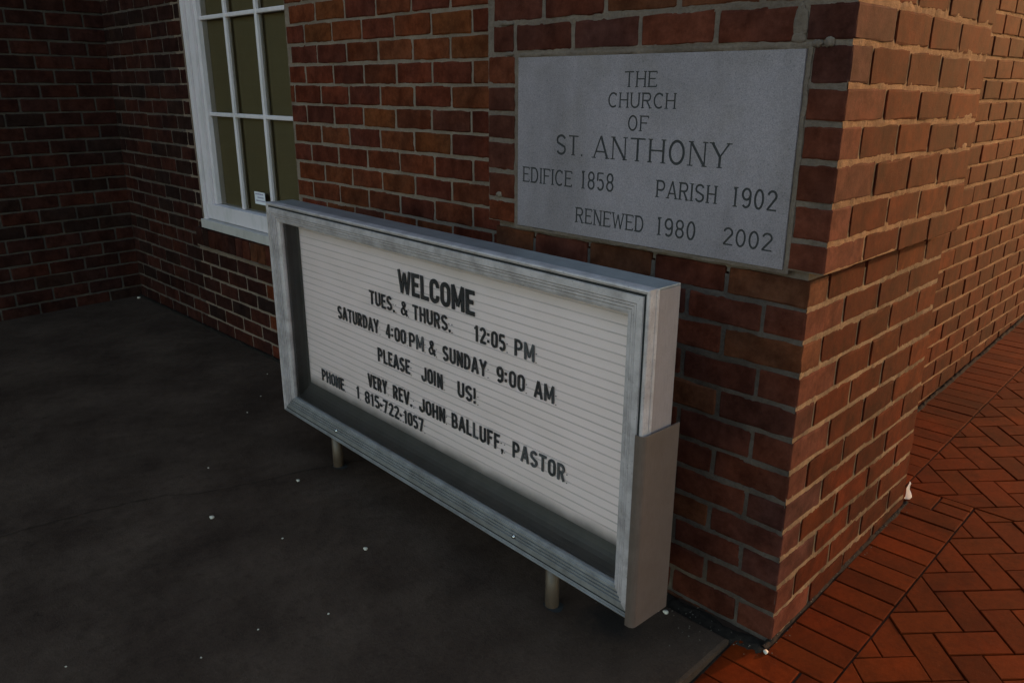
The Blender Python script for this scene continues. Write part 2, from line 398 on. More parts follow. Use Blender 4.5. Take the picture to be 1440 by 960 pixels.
# rounded arris and edge faces
prev = None
def edge_strip(pts_in, pts_out, zt=.012, zb=-.14):
    a = [(p[0], p[1], padz(p[0], p[1])) for p in pts_in]
    b = [(p[0], p[1], zt-.005) for p in pts_out]; d = [(p[0], p[1], zb) for p in pts_out]
    for i in range(len(a)-1):
        mb.poly([a[i], a[i+1], b[i+1], b[i]][::-1]); mb.poly([b[i], b[i+1], d[i+1], d[i]][::-1])
n = 40
edge_strip([(X1-.008, Y0+(Y1-.008-Y0)*i/n) for i in range(n+1)], [(X1+.0015*noise.noise(Vector((i*3., 0, 0))), Y0+(Y1-Y0)*i/n) for i in range(n+1)])
edge_strip([(X1-.008-(X1-.008+1.04)*i/n, Y1-.008) for i in range(n+1)], [(X1-(X1+1.04)*i/n, Y1+.0012*noise.noise(Vector((0, i*3., 0)))) for i in range(n+1)])
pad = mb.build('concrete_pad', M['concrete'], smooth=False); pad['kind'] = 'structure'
# crack in the pad
def ribbon(pts, w, z, name, mat, parent):
    m = MB()
    for a, b in zip(pts, pts[1:]):
        d = (Vector(b)-Vector(a)).normalized(); nn = Vector((-d.y, d.x))
        wa = w*R.uniform(.5, 1.2); wb = w*R.uniform(.5, 1.2)
        m.poly([(a[0]-nn.x*wa, a[1]-nn.y*wa, z), (b[0]-nn.x*wb, b[1]-nn.y*wb, z), (b[0]+nn.x*wb, b[1]+nn.y*wb, z), (a[0]+nn.x*wa, a[1]+nn.y*wa, z)])
    return m.build(name, mat, parent)
pts = []
key = [(-1.99, -1.5), (-1.965, -1.208), (-1.926, -.988), (-1.88, -.815), (-1.803, -.722), (-1.74, -.53), (-1.69, -.336), (-1.6, -.1)]
for a, b in zip(key, key[1:]):
    for i in range(6):
        f = i/6; pts.append((a[0]+(b[0]-a[0])*f+R.uniform(-.005, .005), a[1]+(b[1]-a[1])*f))
ribbon(pts, .0016, .0146, 'crack', M['dirt'], pad)

# ================================================================== 2. pier with the plaque
pier = empty('brick_pier', (0, 0, 0), label='projecting red brick pier that carries the stone plaque, its right face sunlit', cat='brick pier')
rb = random.Random(11)
def pier_off(n):       # corner X, face Y, left X, far Y of course n
    if n >= 12: return 0., 0., -PW + (.024 if n >= 18 else 0), PD
    return -.034+.0012*(11-n), .012, -PW+.02, PD+.02
PLX0, PLX1, PLZ0, PLZ1 = -.9463, -.0961, .9835, 1.4556
for n in range(-1, 23):
    cx, cy, lx, fy = pier_off(n)
    za, zb = zj(n)+J, zj(n+1)-J
    if n == 17: zb = 1.4673-J
    if n == 11: zb -= .011
    even = n % 2 == 0
    # corner brick: one object, both faces show
    inpl = 12 <= n <= 17
    colr = shade(rb, PAL_PIER)
    if even:
        w = .1 if not inpl else .083
        if n == 11: w = .1
        o = put_brick(pier, cy, za, .2035, zb-za, 'side', cx, colr, rb, depth=w)
        xe = cx-w
        ystart = cy+.2035
    else:
        w = .2035 if not inpl else .083
        o = put_brick(pier, cx-w, za, w, zb-za, 'front', cy, colr, rb, depth=.098)
        xe = cx-w
        ystart = cy+.098
    # rest of the front
    if inpl:
        put_brick(pier, lx, za, PLX0-.018-lx, zb-za, 'front', cy, shade(rb, PAL_PIER[:3]+PAL_WALL[4:6]), rb)
    else:
        x = xe-2*J
        while x > lx+.03:
            L = min(BL+rb.uniform(-.006, .006), x-lx)
            if x-L-lx < .05 and x-L > lx: L = x-lx if x-lx < .25 else L
            put_brick(pier, x-L, za+rb.uniform(-.0015, .0015), L, zb-za, 'front', cy, shade(rb, PAL_PIER), rb)
            x -= L+2*J
    # rest of the side
    y = ystart+2*J
    while y < fy-.02:
        L = min(BL+rb.uniform(-.003, .003), fy-y)
        if fy-(y+L) < .064: L = fy-y
        dz = -.014*(y/PD)*max(0, min(1, (n-10)/3))
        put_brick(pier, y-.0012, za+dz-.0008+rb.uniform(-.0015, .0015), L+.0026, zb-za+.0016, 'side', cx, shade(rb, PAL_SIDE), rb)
        y += L+2*J
# mortar of the pier
joints = [zj(n) for n in range(0, 23)]
ztop = zj(23)
mortar_sheet('front_mortar', M['mortar_pier'], pier, 'front', 0, -PW, -.004, zj(12)+.003, ztop, .0075, .003, joints, seed=1., a1f=lambda z: -.0022)
mortar_sheet('front_mortar', M['mortar_low'], pier, 'front', .012, -PW+.02, -.038, -.1, zj(12)-.034, .0075, .003, joints, seed=2., a1f=lambda z: -.034+.0012*(11-z/c+.5)-.0022)
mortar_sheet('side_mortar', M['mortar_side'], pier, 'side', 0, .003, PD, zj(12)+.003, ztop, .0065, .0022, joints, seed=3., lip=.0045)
mortar_sheet('side_mortar', M['mortar_side_low'], pier, 'side', lambda z: -.034+.0012*(11-z/c+.5), .015, PD+.018, -.1, zj(12)-.034, .0065, .0022, joints, seed=4., lip=.0035)
mb = MB()
mb.box(-PW+.035, -.012, .02, PD-.01, zj(12)+.004, ztop); mb.box(-PW+.035, -.045, .03, PD+.01, -.12, zj(12)-.03)
mb.box(-PW+.03, -.042, .012+.008, PD+.005, zj(12)-.03, zj(12)+.003)
mb.build('core', M['mortar_pier'], pier)
mb = MB(); mb.box(-PW+.02, -.001, 0, PD, ztop, 6.2); mb.build('upper_brickwork', M['upper'], pier)

# smeared mortar lumps above the plaque's right corner
def lump(x, z, rx, rz, dpt, seed):
    bm = bmesh.new(); bmesh.ops.create_icosphere(bm, subdivisions=3, radius=1)
    for v in bm.verts:
        k = 1+.28*noise.noise(v.co*1.6+Vector((seed, 0, 0))); v.co = Vector((v.co.x*rx*k, v.co.y*dpt, v.co.z*rz*k))
    me = bpy.data.meshes.new('mortar_lump'); bm.to_mesh(me); bm.free()
    link('mortar_lump', me, pier, M['mortar_pier'], loc=(x, .001, z), smooth=True)
for a in ((-.118, 1.508, .017, .036, .0035, 1), (-.118, 1.478, .016, .012, .004, 7), (-.075, 1.4655, .012, .0085, .006, 2), (-.050, 1.4675, .0125, .0105, .007, 3), (-.985, 1.4665, .014, .006, .004, 4), (-1.03, 1.0655, .013, .009, .005, 5), (-1.0, 1.5475, .03, .006, .004, 6)):
    lump(*a)

# ================================================================== 3. stroke lettering
def arc(cx, cy, rx, ry, a0, a1, n=8):
    return [(cx+rx*math.cos(math.radians(a0+(a1-a0)*i/n)), cy+ry*math.sin(math.radians(a0+(a1-a0)*i/n))) for i in range(n+1)]
def glyph(ch, w, t, tn, serif=False):
    """centre-line strokes of a capital of height 1; t stem width, tn thin width. returns (width, [(pts, thick)], serif ends)"""
    h = t/2; r = w-h; k = tn/2; T = 1-k; se = []
    ry = min(.24, w*.55) if not serif else .5-k; cx = w/2; rx = (r-h)/2
    def bowl(y0, y1, x0, x1, q):
        m = (y0+y1)/2; a = (y1-y0)/2
        if serif: return [(x0, y1)]+arc(x1-a*q, m, a*q, a, 90, -90)+[(x0, y0)]
        rr = min(a, (x1-x0)*.75)
        return [(x0, y1)]+arc(x1-rr, y1-rr, rr, rr, 90, 0, 5)+arc(x1-rr, y0+rr, rr, rr, 0, -90, 5)+[(x0, y0)]
    def oval(x0, x1, y0, y1):
        rxx = (x1-x0)/2
        if serif: return arc((x0+x1)/2, (y0+y1)/2, rxx, (y1-y0)/2, 90, 450, 24)
        rr = min(rxx, (y1-y0)/2)
        return [((x0+x1)/2, y1)]+arc(x1-rxx, y1-rr, rxx, rr, 90, 0, 6)+arc(x1-rxx, y0+rr, rxx, rr, 0, -90, 6)+arc(x1-rxx, y0+rr, rxx, rr, -90, -180, 6)+arc(x1-rxx, y1-rr, rxx, rr, 180, 90, 6)
    def sform(x0, x1):
        m = (x0+x1)/2; a = (x1-x0)/2; q1 = .26; c1 = T-q1+.0; c0 = k+q1+.0; mid = .5
        rr = (T-mid)/2; up = T-rr; lo = k+rr
        return arc(m, up, a, rr, 20, 180, 9)+[(x0+a*.12, up-rr*.55), (m, mid)]+[(x1-a*.12, lo+rr*.55)]+arc(m, lo, a, rr, 0, -160, 9)
    s = []
    def V(x, y0=0, y1=1, th=None, f=True):
        s.append(([(x, y0), (x, y1)], th or t))
        if serif and f:
            if y0 == 0: se.append((x, 0))
            if y1 == 1: se.append((x, 1))
    if ch == 'A':
        s += [([(h*.6, 0), (cx, 1)], tn if serif else t), ([(cx, 1), (w-h*.6, 0)], t), ([(w*.2, .3), (w*.8, .3)], tn)]
        se += [(h*.6, 0), (w-h*.6, 0)]
    elif ch == 'B': V(h); s += [(bowl(.5, T, h, r*.95, .8), t*.9), (bowl(k, .5, h, r, .8), t*.95)]
    elif ch == 'C':
        if serif: s.append((arc(w*.55, .5, w*.5, .5-k, 50, 310, 20), t)); s.append(([(w*.88, .78), (w*.88, .95)], tn))
        else: s.append((list([(r, .66)])+arc(cx, T-rx, rx, rx, 0, 180, 10)+arc(cx, k+rx, rx, rx, 180, 360, 10)+[(r, .34)], t))
    elif ch == 'D': V(h); s.append((bowl(k, T, h, r, .62 if serif else 1), t))
    elif ch in 'EFL':
        V(h)
        if ch != 'L': s += [([(h, T), (w, T)], tn), ([(h, .53), (w*.86, .53)], tn)]
        if ch != 'F': s.append(([(h, k), (w, k)], tn))
        if serif:
            if ch != 'L': s.append(([(w, T), (w, T-.13)], tn*.8))
            if ch != 'F': s.append(([(w, k), (w, k+.13)], tn*.8))
    elif ch == 'H': V(h); V(r); s.append(([(h, .52), (r, .52)], tn))
    elif ch == 'I': w = t; V(t/2)
    elif ch == 'J': s.append(([(r, 1)]+[(r, k+rx)]+arc(cx, k+rx, rx, rx, 0, -180, 10)+[(h, .36)], t))
    elif ch == 'M':
        V(h); V(r); s += [([(h, 1), (cx, .18)], t*.8), ([(cx, .18), (r, 1)], t*.8)]
    elif ch == 'N':
        V(h, th=tn if serif else None); V(r, th=tn if serif else None); s.append(([(h, 1-.02), (r, .02)], t))
    elif ch == 'O' or ch == '0': s.append((oval(h, r, k, T), t))
    elif ch == 'P': V(h); s.append((bowl(.44, T, h, r, .8), t*.95))
    elif ch == 'R': V(h); s.append((bowl(.5, T, h, r*.97, .8), t*.95)); s.append(([(w*.5, .5), (r, .0)], t)); se.append((r, 0))
    elif ch == 'S' or ch == '$': s.append((sform(h, r), t))
    elif ch == 'T': V(cx); s.append(([(0, T), (w, T)], tn)); 
    elif ch == 'U': s.append(([(h, 1)]+arc(cx, k+rx, rx, rx, 180, 360, 12)+[(r, 1)], t)); se += [(h, 1), (r, 1)]
    elif ch == 'V': s += [([(h*.6, 1), (cx, 0)], t), ([(cx, 0), (w-h*.6, 1)], tn if serif else t)]; se += [(h*.6, 1), (w-h*.6, 1)]
    elif ch == 'W':
        q = [(h*.5, 1), (w*.27, .0), (cx, .9), (w*.73, .0), (w-h*.5, 1)]
        for i in range(4): s.append(([q[i], q[i+1]], t*.85 if (i % 2 == 0 or not serif) else tn))
        se += [(h*.5, 1), (w-h*.5, 1)]
    elif ch == 'Y':
        s += [([(cx, 0), (cx, .46)], t), ([(h*.6, 1), (cx, .44)], t), ([(w-h*.6, 1), (cx, .44)], tn if serif else t)]; se += [(cx, 0), (h*.6, 1), (w-h*.6, 1)]
    elif ch == '1': 
        if serif: V(cx, th=t); s.append(([(cx, T), (cx-w*.28, T-.08)], tn))
        else: s += [([(w*.62, 0), (w*.62, 1)], t), ([(w*.62, .9), (w*.12, .78)], t*.8)]
    elif ch == '2': s.append((arc(cx, .72, rx, .28-k, 170, -20, 10)+[(h, k), ], t)); s.append(([(h*.5, k), (w, k)], tn if serif else t))
    elif ch == '4': s += [([(w*.68, 0), (w*.68, 1)], t), ([(w*.64, .97), (h, .3)], t*.75), ([(h*.4, .27), (w, .27)], t*.85)]
    elif ch == '5': s += [([(r, T), (h*1.2, T)], tn if serif else t), ([(h*1.2, T), (h, .52)], t*.9), (arc(cx, .32, rx, .32-k, 120, -150, 12), t)]
    elif ch == '7': s += [([(0, T), (w, T)], tn if serif else t), ([(w*.86, .95), (w*.34, 0)], t)]
    elif ch == '8': s += [(oval(h+t*.12, r-t*.12, .5, T) if serif else oval(h, r, .5, T), t*.92), (oval(h, r, k, .52), t*.95)]
    elif ch == '9': s += [(oval(h, r, .42, T), t), ([(r, .68), (r, .45)]+arc(cx, .34, rx, .34-k, 0, -140, 8), t)]
    elif ch == '&': s.append(([(w, .02), (w*.3, .72)]+arc(w*.48, .80, w*.22, .2-k, 190, -20, 8)+[(w*.62, .66), (w*.2, .42)]+arc(w*.42, .27, w*.33, .27-k, 160, 300, 8)+[(w, .42)], t*.8))
    elif ch == '.': w = t; q_ = t*(.75 if serif else 1); s.append(([(t/2, 0), (t/2, q_)], q_))
    elif ch == ',': w = t; s += [([(t/2, 0), (t/2, t)], t), ([(t*.6, .02), (t*.3, -.14)], t*.5)]
    elif ch == ':': w = t; s += [([(t/2, .2), (t/2, .2+t)], t), ([(t/2, .62), (t/2, .62+t)], t)]
    elif ch == '!': w = t; s += [([(t/2, .3), (t/2, 1)], t*.9), ([(t/2, 0), (t/2, t)], t)]
    elif ch == '-': w = t*1.5; s.append(([(0, .42), (w, .42)], t*.9))
    return w, s, se
def stroke_quads(pts, th):
    """offset a centre line both ways, mitred"""
    P = [Vector(p) for p in pts]; q = [P[0]]
    for p in P[1:]:
        if (p-q[-1]).length > 1e-5: q.append(p)
    P = q; n = len(P); closed = (P[0]-P[-1]).length < 1e-4
    L = []; Rr = []
    for i in range(n):
        if closed: a = P[i-1] if i > 0 else P[n-2]; b = P[i+1] if i < n-1 else P[1]
        else: a = P[i-1] if i > 0 else None; b = P[i+1] if i < n-1 else None
        d1 = (P[i]-a).normalized() if a is not None else (b-P[i]).normalized()
        d2 = (b-P[i]).normalized() if b is not None else d1
        m = d1+d2; m = m.normalized() if m.length > 1e-4 else d1
        nn = Vector((-m.y, m.x)); cosv = max(.5, nn.dot(Vector((-d1.y, d1.x)))); off = nn*(th/2/cosv)
        L.append(P[i]+off); Rr.append(P[i]-off)
    return [(Rr[i], Rr[i+1], L[i+1], L[i]) for i in range(n-1)]
def letter_polys(ch, x, z, cw, H, t, tn, serif, slen=.1):
    """quads (2-D, metres) for one letter with its lower left at x,z"""
    w, st, se = glyph(ch, cw, t, tn, serif); out = []
    for li, (p, th) in enumerate(st): out += [(li, [(x+a.x*H, z+a.y*H) for a in q]) for q in stroke_quads(p, th)]
    if serif:
        for i, (sx, sy) in enumerate(se):
            yy = tn*.35 if sy == 0 else 1-tn*.35
            out += [(len(st)+i, [(x+a.x*H, z+a.y*H) for a in q]) for q in stroke_quads([(sx-slen, yy), (sx+slen, yy)], tn*.7)]
    return w*H, out
NARROW = {'I', '.', ',', ':', '!', '1', '-'}
def width_of(ch, cw, t):
    if ch in 'I.,:!': return t
    if ch == '-': return t*1.5
    if ch == '1': return cw*.7
    if ch == 'M': return cw*1.25
    if ch == 'W': return cw*1.4
    if ch in 'EFL': return cw*.86
    if ch == 'A' or ch == 'V' or ch == 'Y': return cw*1.08
    return cw
def layout(text, x0, x1, H, cw, t, gap):
    ws = [width_of(ch, cw, t)*H for ch in text]; tot = sum(ws)+gap*H*(len(text)-1); k = (x1-x0)/tot
    res = []; x = x0
    for ch, w in zip(text, ws):
        res.append((ch, x, w*k/H)); x += w*k+gap*H*k
    return res, k

# ================================================================== 4. plaque
plaque = empty('stone_plaque', (0, 0, 0), label='grey granite plaque engraved with the church name and dates, set in the brick pier', cat='plaque')
mb = MB(); mb.box(PLX0, PLX1, -.0035, .05, PLZ0, PLZ1)
slab = mb.build('slab', M['granite'], plaque, bevel=.002)
P_LINES = [('THE', -.568, -.470, 1.3775, .038), ('CHURCH', -.617, -.412, 1.3275, .037), ('OF', -.551, -.488, 1.272, .038),
           ('ST.', -.795, -.699, 1.199, .053), ('ANTHONY', -.662, -.254, 1.197, .058),
           ('EDIFICE', -.924, -.736, 1.1125, .044), ('1858', -.703, -.589, 1.1125, .048), ('PARISH', -.452, -.280, 1.113, .043), ('1902', -.238, -.125, 1.112, .046),
           ('RENEWED', -.717, -.486, 1.018, .042), ('1980', -.446, -.330, 1.018, .046), ('2002', -.253, -.126, 1.020, .042)]
YF = -.0035
cut = MB()
for text, x0, x1, z, H in P_LINES:
    t_, tn_ = .115, .085
    if H > .05: t_, tn_ = .115, .068
    lay, k = layout(text, x0, x1, H, .62, t_, .17)
    fl = MB()
    for ch, x, w in lay:
        wid, qs = letter_polys(ch, x, z, w if ch not in 'I.' else .62, H, t_, tn_, True, .125)
        for li, q in qs:
            o = .00003*li
            # groove prism (cutter) and its dark floor
            n = len(cut.v)
            cut.v += [(a, YF-.002, b) for a, b in q] + [(a, YF+.0028+o, b) for a, b in q]
            cut.f += [(n+3, n+2, n+1, n), (n+4, n+5, n+6, n+7)] + [(n+i, n+(i+1) % 4, n+4+(i+1) % 4, n+4+i) for i in range(4)]
            fl.poly([(a, YF+.0018-o, b) for a, b in q])
    fl.build('inscription', M['engraved'], plaque)
cme = cut.mesh('cutter'); bmc = bmesh.new(); bmc.from_mesh(cme); bmesh.ops.recalc_face_normals(bmc, faces=bmc.faces); bmc.to_mesh(cme); bmc.free()
cme.materials.append(M['engraved'])
co = bpy.data.objects.new('cutter', cme); COL.objects.link(co)
slab.modifiers.clear()
bm_ = slab.modifiers.new('engrave', 'BOOLEAN'); bm_.operation = 'DIFFERENCE'; bm_.object = co; bm_.solver = 'EXACT'; bm_.use_self = True; bm_.material_mode = 'TRANSFER'
dg = bpy.context.evaluated_depsgraph_get()
nm = bpy.data.meshes.new_from_object(slab.evaluated_get(dg))
nf = len(nm.polygons); print('engraved slab faces', nf)
if nf > 500:
    slab.modifiers.clear(); slab.data = nm
bpy.data.objects.remove(co)
# mortar bed round the plaque
mb = MB()
def bed(x0, x1, z0, z1, nx, nz, s):
    vs = []
    for k in range(nz+1):
        for i in range(nx+1):
            x = x0+(x1-x0)*i/nx; z = z0+(z1-z0)*k/nz
            e = (.5 if (0 < i < nx and 0 < k < nz) else 1)
            wob = .0035*noise.noise(Vector((x*30+s, z*30, s)))
            vs.append((x+(wob if i in (0, nx) and nx < nz else 0), .0005-.0015*(1-e)*2+.0022*noise.noise(Vector((x*45, z*45, s))), z+(wob if k in (0, nz) and nz < nx else 0)))
    n = len(mb.v); mb.v += vs
    for k in range(nz):
        for i in range(nx): q = n+k*(nx+1)+i; mb.f.append((q, q+1, q+nx+2, q+nx+1))
bed(PLX0-.014, PLX1+.013, PLZ1+.001, PLZ1+.013, 120, 3, 1.)
bed(PLX0-.014, PLX1+.013, PLZ0-.011, PLZ0-.001, 120, 3, 2.)
bed(PLX0-.018, PLX0-.001, PLZ0-.01, PLZ1+.01, 3, 60, 3.)
bed(PLX1+.001, PLX1+.012, PLZ0-.01, PLZ1+.01, 3, 60, 4.)
o = mb.build('mortar_bed', M['mortar_pier'], plaque, smooth=True)

# ================================================================== 5. letter-board sign
SX, SY, STH = -.2041, -.3605, -.0387
sign = empty('letter_board_sign', (SX, SY, 0), STH, label='weathered metal letter board sign on two short posts announcing service times', cat='sign')
SW, SZ0, SZ1, SDp = 1.750, .163, .977, .109
# local frame: x = -u (0 right end, -SW left end), y = depth, z up
def rail_set(name, mat, profile, x0, x1, z0, z1, bevel=0):
    """mitred frame swept along four sides; each side is its own part. profile: (inset, depth)"""
    def ring(i): return [(x0+i, z0+i), (x1-i, z0+i), (x1-i, z1-i), (x0+i, z1-i)]
    res = []
    for s in range(4):
        m = MB()
        for (a, da), (b, db) in zip(profile, profile[1:]):
            A, B = ring(a), ring(b); p, q = A[s], A[(s+1) % 4]; r_, t_ = B[(s+1) % 4], B[s]
            g_ = .0004  # hairline at the mitre
            m.poly([(p[0], da, p[1]), (q[0], da, q[1]), (r_[0], db, r_[1]), (t_[0], db, t_[1])])
        o = m.build(name, M['alu_dark'] if s == 0 else mat, sign); res.append(o)
    return res
# outer rim
rim = [(0, .03), (0, .004), (.0015, .001), (.005, 0), (.0065, .0015), (.0070, .004), (.0098, .004), (.0112, .006), (.0112, .034)]
rail_set('rim', M['alu'], rim, -SW, 0, SZ0, SZ1)
door = [(.0168, .034), (.0168, .006), (.0182, .003), (.034, .0025), (.0345, .0075), (.0362, .0075), (.0367, .005), (.0415, .005), (.042, .010), (.0437, .010), (.0442, .0075), (.050, .0075), (.0505, .0125), (.0522, .0125), (.0527, .010), (.0600, .0105), (.0618, .014), (.0655, .0145), (.067, .017), (.067, .030)]
rail_set('door_frame', M['alu'], door, -SW, 0, SZ0, SZ1)
mb = MB()
mb.box(-SW+.0113, -.0113, .0058, .036, SZ0+.0113, SZ0+.0167); mb.box(-SW+.0113, -.0113, .0058, .036, SZ1-.0167, SZ1-.0113)
mb.box(-SW+.0113, -SW+.0167, .0060, .036, SZ0+.0113, SZ1-.0113); mb.box(-.0167, -.0113, .0060, .036, SZ0+.0113, SZ1-.0113)
mb.build('door_gap_shade', M['dark'], sign)  # dark filler strips stand in for the shade inside the gap
# cabinet shell behind the rim
mb = MB(); mb.box(-SW+.001, -.001, .030, SDp, SZ1-.006, SZ1-.0005); cap = mb.build('top_cap', M['alu_top'], sign, bevel=.001)
mb = MB(); mb.box(-SW+.001, -.001, .030, SDp, SZ0+.0005, SZ0+.006); mb.box(-SW+.001, -.001, SDp-.004, SDp-.0005, SZ0+.006, SZ1-.006)
mb.build('cabinet_back', M['alu_bronze'], sign)
mb = MB(); mb.box(-.006, -.0005, .0303, SDp, SZ0+.006, SZ1-.0062); mb.build('side_panel', M['pinkish'], sign, bevel=.0008)['label'] = 'faded pinkish side panel'
mb = MB(); mb.box(-.0015, .0012, .024, .034, SZ0+.01, SZ1-.002); mb.build('corner_bead', M['alu'], sign, bevel=.001)
mb = MB(); mb.box(-SW+.0005, -SW+.006, .0303, SDp, SZ0+.006, SZ1-.0062); mb.build('side_panel', M['alu'], sign)
# inside liner: side walls, curved cove below the board
PD_ = .084
mb = MB()
uL, uR, zB, zT = -SW+.061, -.061, SZ0+.065, SZ1-.062
mb.poly([(uL, .030, zB), (uL, PD_, zB), (uL, PD_, zT), (uL, .030, zT)])
mb.poly([(uR, PD_, zB), (uR, .030, zB), (uR, .030, zT), (uR, PD_, zT)])
mb.poly([(uL, .030, zT), (uL, PD_, zT), (uR, PD_, zT), (uR, .030, zT)])
prof = [(.030, zB+.004), (.045, zB+.0075), (.058, zB+.013), (.068, zB+.021), (.0755, zB+.031), (.080, zB+.041), (.0832, zB+.052)]
for (a, b), (d, e) in zip(prof, prof[1:]): mb.poly([(uL, a, b), (uR, a, b), (uR, d, e), (uL, d, e)])
prof = [(.030, uL+.001), (.060, uL+.002), (.078, uL+.009), (.0822, uL+.020)]
for (a, b), (d, e) in zip(prof, prof[1:]): mb.poly([(b, a, zB), (e, d, zB), (e, d, zT), (b, a, zT)])
mb.build('inner_liner', M['liner'], sign, smooth=True)
mb = MB(); mb.poly([(uL, PD_, zB), (uR, PD_, zB), (uR, PD_, zT), (uL, PD_, zT)])
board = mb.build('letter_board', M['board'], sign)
TP = .0245; z = .316
trk = MB(); trk.box(uL+.02, uR, -.0016, 0, 0, .0030); tme = trk.mesh('letter_track'); tme.materials.append(M['track'])
tracks = []
while z < zT-.005:
    o = link('letter_track', tme, sign); o.location = (0, PD_-.0006, z); tracks.append(z); z += TP
mb = MB(); mb.poly([(-SW+.058, .026, SZ0+.058), (-.058, .026, SZ0+.058), (-.058, .026, SZ1-.058), (-SW+.058, .026, SZ1-.058)])
mb.build('acrylic_cover', M['acrylic'], sign)
# message, each line a part and each letter a sub-part
MSG = [(.7635, .0735, 'w', [('WELCOME', 1.036, .665)]),
       (.6905, .0475, 'n', [('TUES', 1.21, 1.079), ('.', 1.073, 1.065), ('&', 1.029, .996), ('THURS', .965, .791), ('.', .785, .777), ('12:05', .668, .536), ('PM', .499, .423)]),
       (.5945, .0475, 'n', [('SATURDAY', 1.423, 1.164), ('4:00', 1.122, 1.009), ('PM', .99, .914), ('&', .887, .856), ('SUNDAY', .817, .616), ('9:00', .572, .459), ('AM', .421, .348)]),
       (.4975, .0485, 'n', [('PLEASE', 1.176, .993), ('JOIN', .93, .822), ('US!', .748, .662)]),
       (.3870, .0485, 'n', [('VERY', 1.247, 1.132), ('REV.', 1.095, .986), ('JOHN', .948, .814), ('BALLUFF', .78, .56), (',', .553, .546), ('PASTOR', .505, .302)]),
       (.3170, .0465, 'n', [('PHONE', 1.573, 1.414), ('1', 1.329, 1.313), ('815', 1.274, 1.183), ('-', 1.177, 1.165), ('722', 1.159, 1.066), ('-', 1.061, 1.049), ('1057', 1.038, .929)])]
LY = PD_-.0045
rf = random.Random(5)
for z, H, style, words in MSG:
    line = bpy.data.objects.new('message_line', None); COL.objects.link(line); line.parent = sign; line.location = (0, LY, z); line.empty_display_size = .02
    line['label'] = 'line of black letters reading ' + ' '.join(w_[0] for w_ in words)
    for text, ua, ub in words:
        if style == 'w': cw, t_, gp = .50, .188, .075
        else: cw, t_, gp = .41, .165, .10
        if len(text) == 1 and text not in '.,-':
            lay = [(text, -ua, (ua-ub)/H)]
        else: lay, kk = layout(text, -ua, -ub, H, cw, t_, gp)
        for i, (ch, x, w) in enumerate(lay):
            wid, qs = letter_polys(ch, x, 0, w if ch not in 'I.,:!-' else cw, H, t_, t_*.92, False)
            dz = rf.uniform(-.0008, .0008); m = MB()
            for li, q in qs:
                o_ = -.00004*li
                n = len(m.v)
                m.v += [(a, o_, b+dz) for a, b in q] + [(a, o_+.0018, b+dz) for a, b in q]
                m.f += [(n, n+1, n+2, n+3)] + [(n+k, n+4+k, n+4+(k+1) % 4, n+(k+1) % 4) for k in range(4)]
            if i == len(lay)-1 and style == 'n':   # clear tab edge that catches dark grime beyond the last letter
                for zz in (-.001, TP-.001):
                    m.box(-ub+.005, -ub+.0085, .001, .002, zz, zz+.0022)
            mat = M['black_letter']
            if text in ('PM', 'AM') and i == 1: mat = M['worn_letter'] if text == 'AM' else M['faded_letter']
            if text == 'BALLUFF' and i == 3: mat = M['faded_letter']
            if text in ('PASTOR',): mat = M['worn_letter'] if i in (0, 4) else M['faded_letter']
            if text == 'PHONE': mat = M['faded_letter'] if i in (1, 2, 3) else M['worn_letter']
            if text in ('1057', '815', '722') or (text == '1'): mat = M['worn_letter']
            if text == 'PM' and ua < .6: mat = M['faded_letter'] if i else M['worn_letter']
            m.build('letter', mat, line)
# lower right bracket plate wrapping the end
mb = MB(); zc0, zc1 = .150, .648
outer = [(-.020, -.0045), (-.004, -.0045)] + [(-.004+.014*math.sin(a), .0095-.014*math.cos(a)) for a in (math.radians(x) for x in (18, 36, 54, 72, 90))] + [(.010, .128)]
inner = [(-.020, -.0018), (-.004, -.0018)] + [(-.004+.0113*math.sin(a), .0095-.0113*math.cos(a)) for a in (math.radians(x) for x in (18, 36, 54, 72, 90))] + [(.0073, .128)]
outer[0] = (-.0135, -.0045); inner[0] = (-.0135, -.0018)
def ztop_at(p): return zc1
for L_, sgn in ((outer, 1), (inner, -1)):
    for a, b in zip(L_, L_[1:]):
        q = [(a[0], a[1], zc0), (b[0], b[1], zc0), (b[0], b[1], zc1), (a[0], a[1], zc1)]
        mb.poly(q if sgn > 0 else q[::-1])
for i in range(len(outer)-1):
    a, b, d, e = outer[i], outer[i+1], inner[i+1], inner[i]
    mb.poly([(*a, zc1), (*b, zc1), (*d, zc1), (*e, zc1)]); mb.poly([(*e, zc0), (*d, zc0), (*b, zc0), (*a, zc0)])
mb.poly([(*outer[0], zc0), (*outer[0], zc1), (*inner[0], zc1), (*inner[0], zc0)])
mb.poly([(*outer[-1], zc0), (*inner[-1], zc0), (*inner[-1], zc1), (*outer[-1], zc1)])
mb.box(-.0120, .0070, -.0015, .118, zc0+.001, zc0+.004)
o = mb.build('end_bracket', M['alu_bronze'], sign)
for u, zz in ((1.353, .2035), (.415, .2035)):
    mb = MB(); mb.cyl((-u, .003, zz), .0065, .0062, .002, 16, 'Y'); mb.cyl((-u, .001, zz), .0058, .0030, .0028, 16, 'Y'); mb.build('screw', M['chrome'], sign, smooth=True)
for u in (.3134, 1.448):
    mb = MB(); mb.cyl((-u, .0545, -.05), .0195, .0195, SZ0+.05, 28); mb.build('post', M['post'], sign, smooth=False)
    for p in COL.objects[-1].data.polygons: p.use_smooth = len(p.vertices) == 4
    mb = MB(); rr = []
    for i in range(28):
        a = 2*math.pi*i/28; rr.append((-u+.007+(.028+.004*math.sin(3*a+u*9))*math.cos(a), .056+(.028+.004*math.cos(2*a))*math.sin(a), .0142))
    mb.poly(rr); mb.build('post_hole', M['dark'], sign)

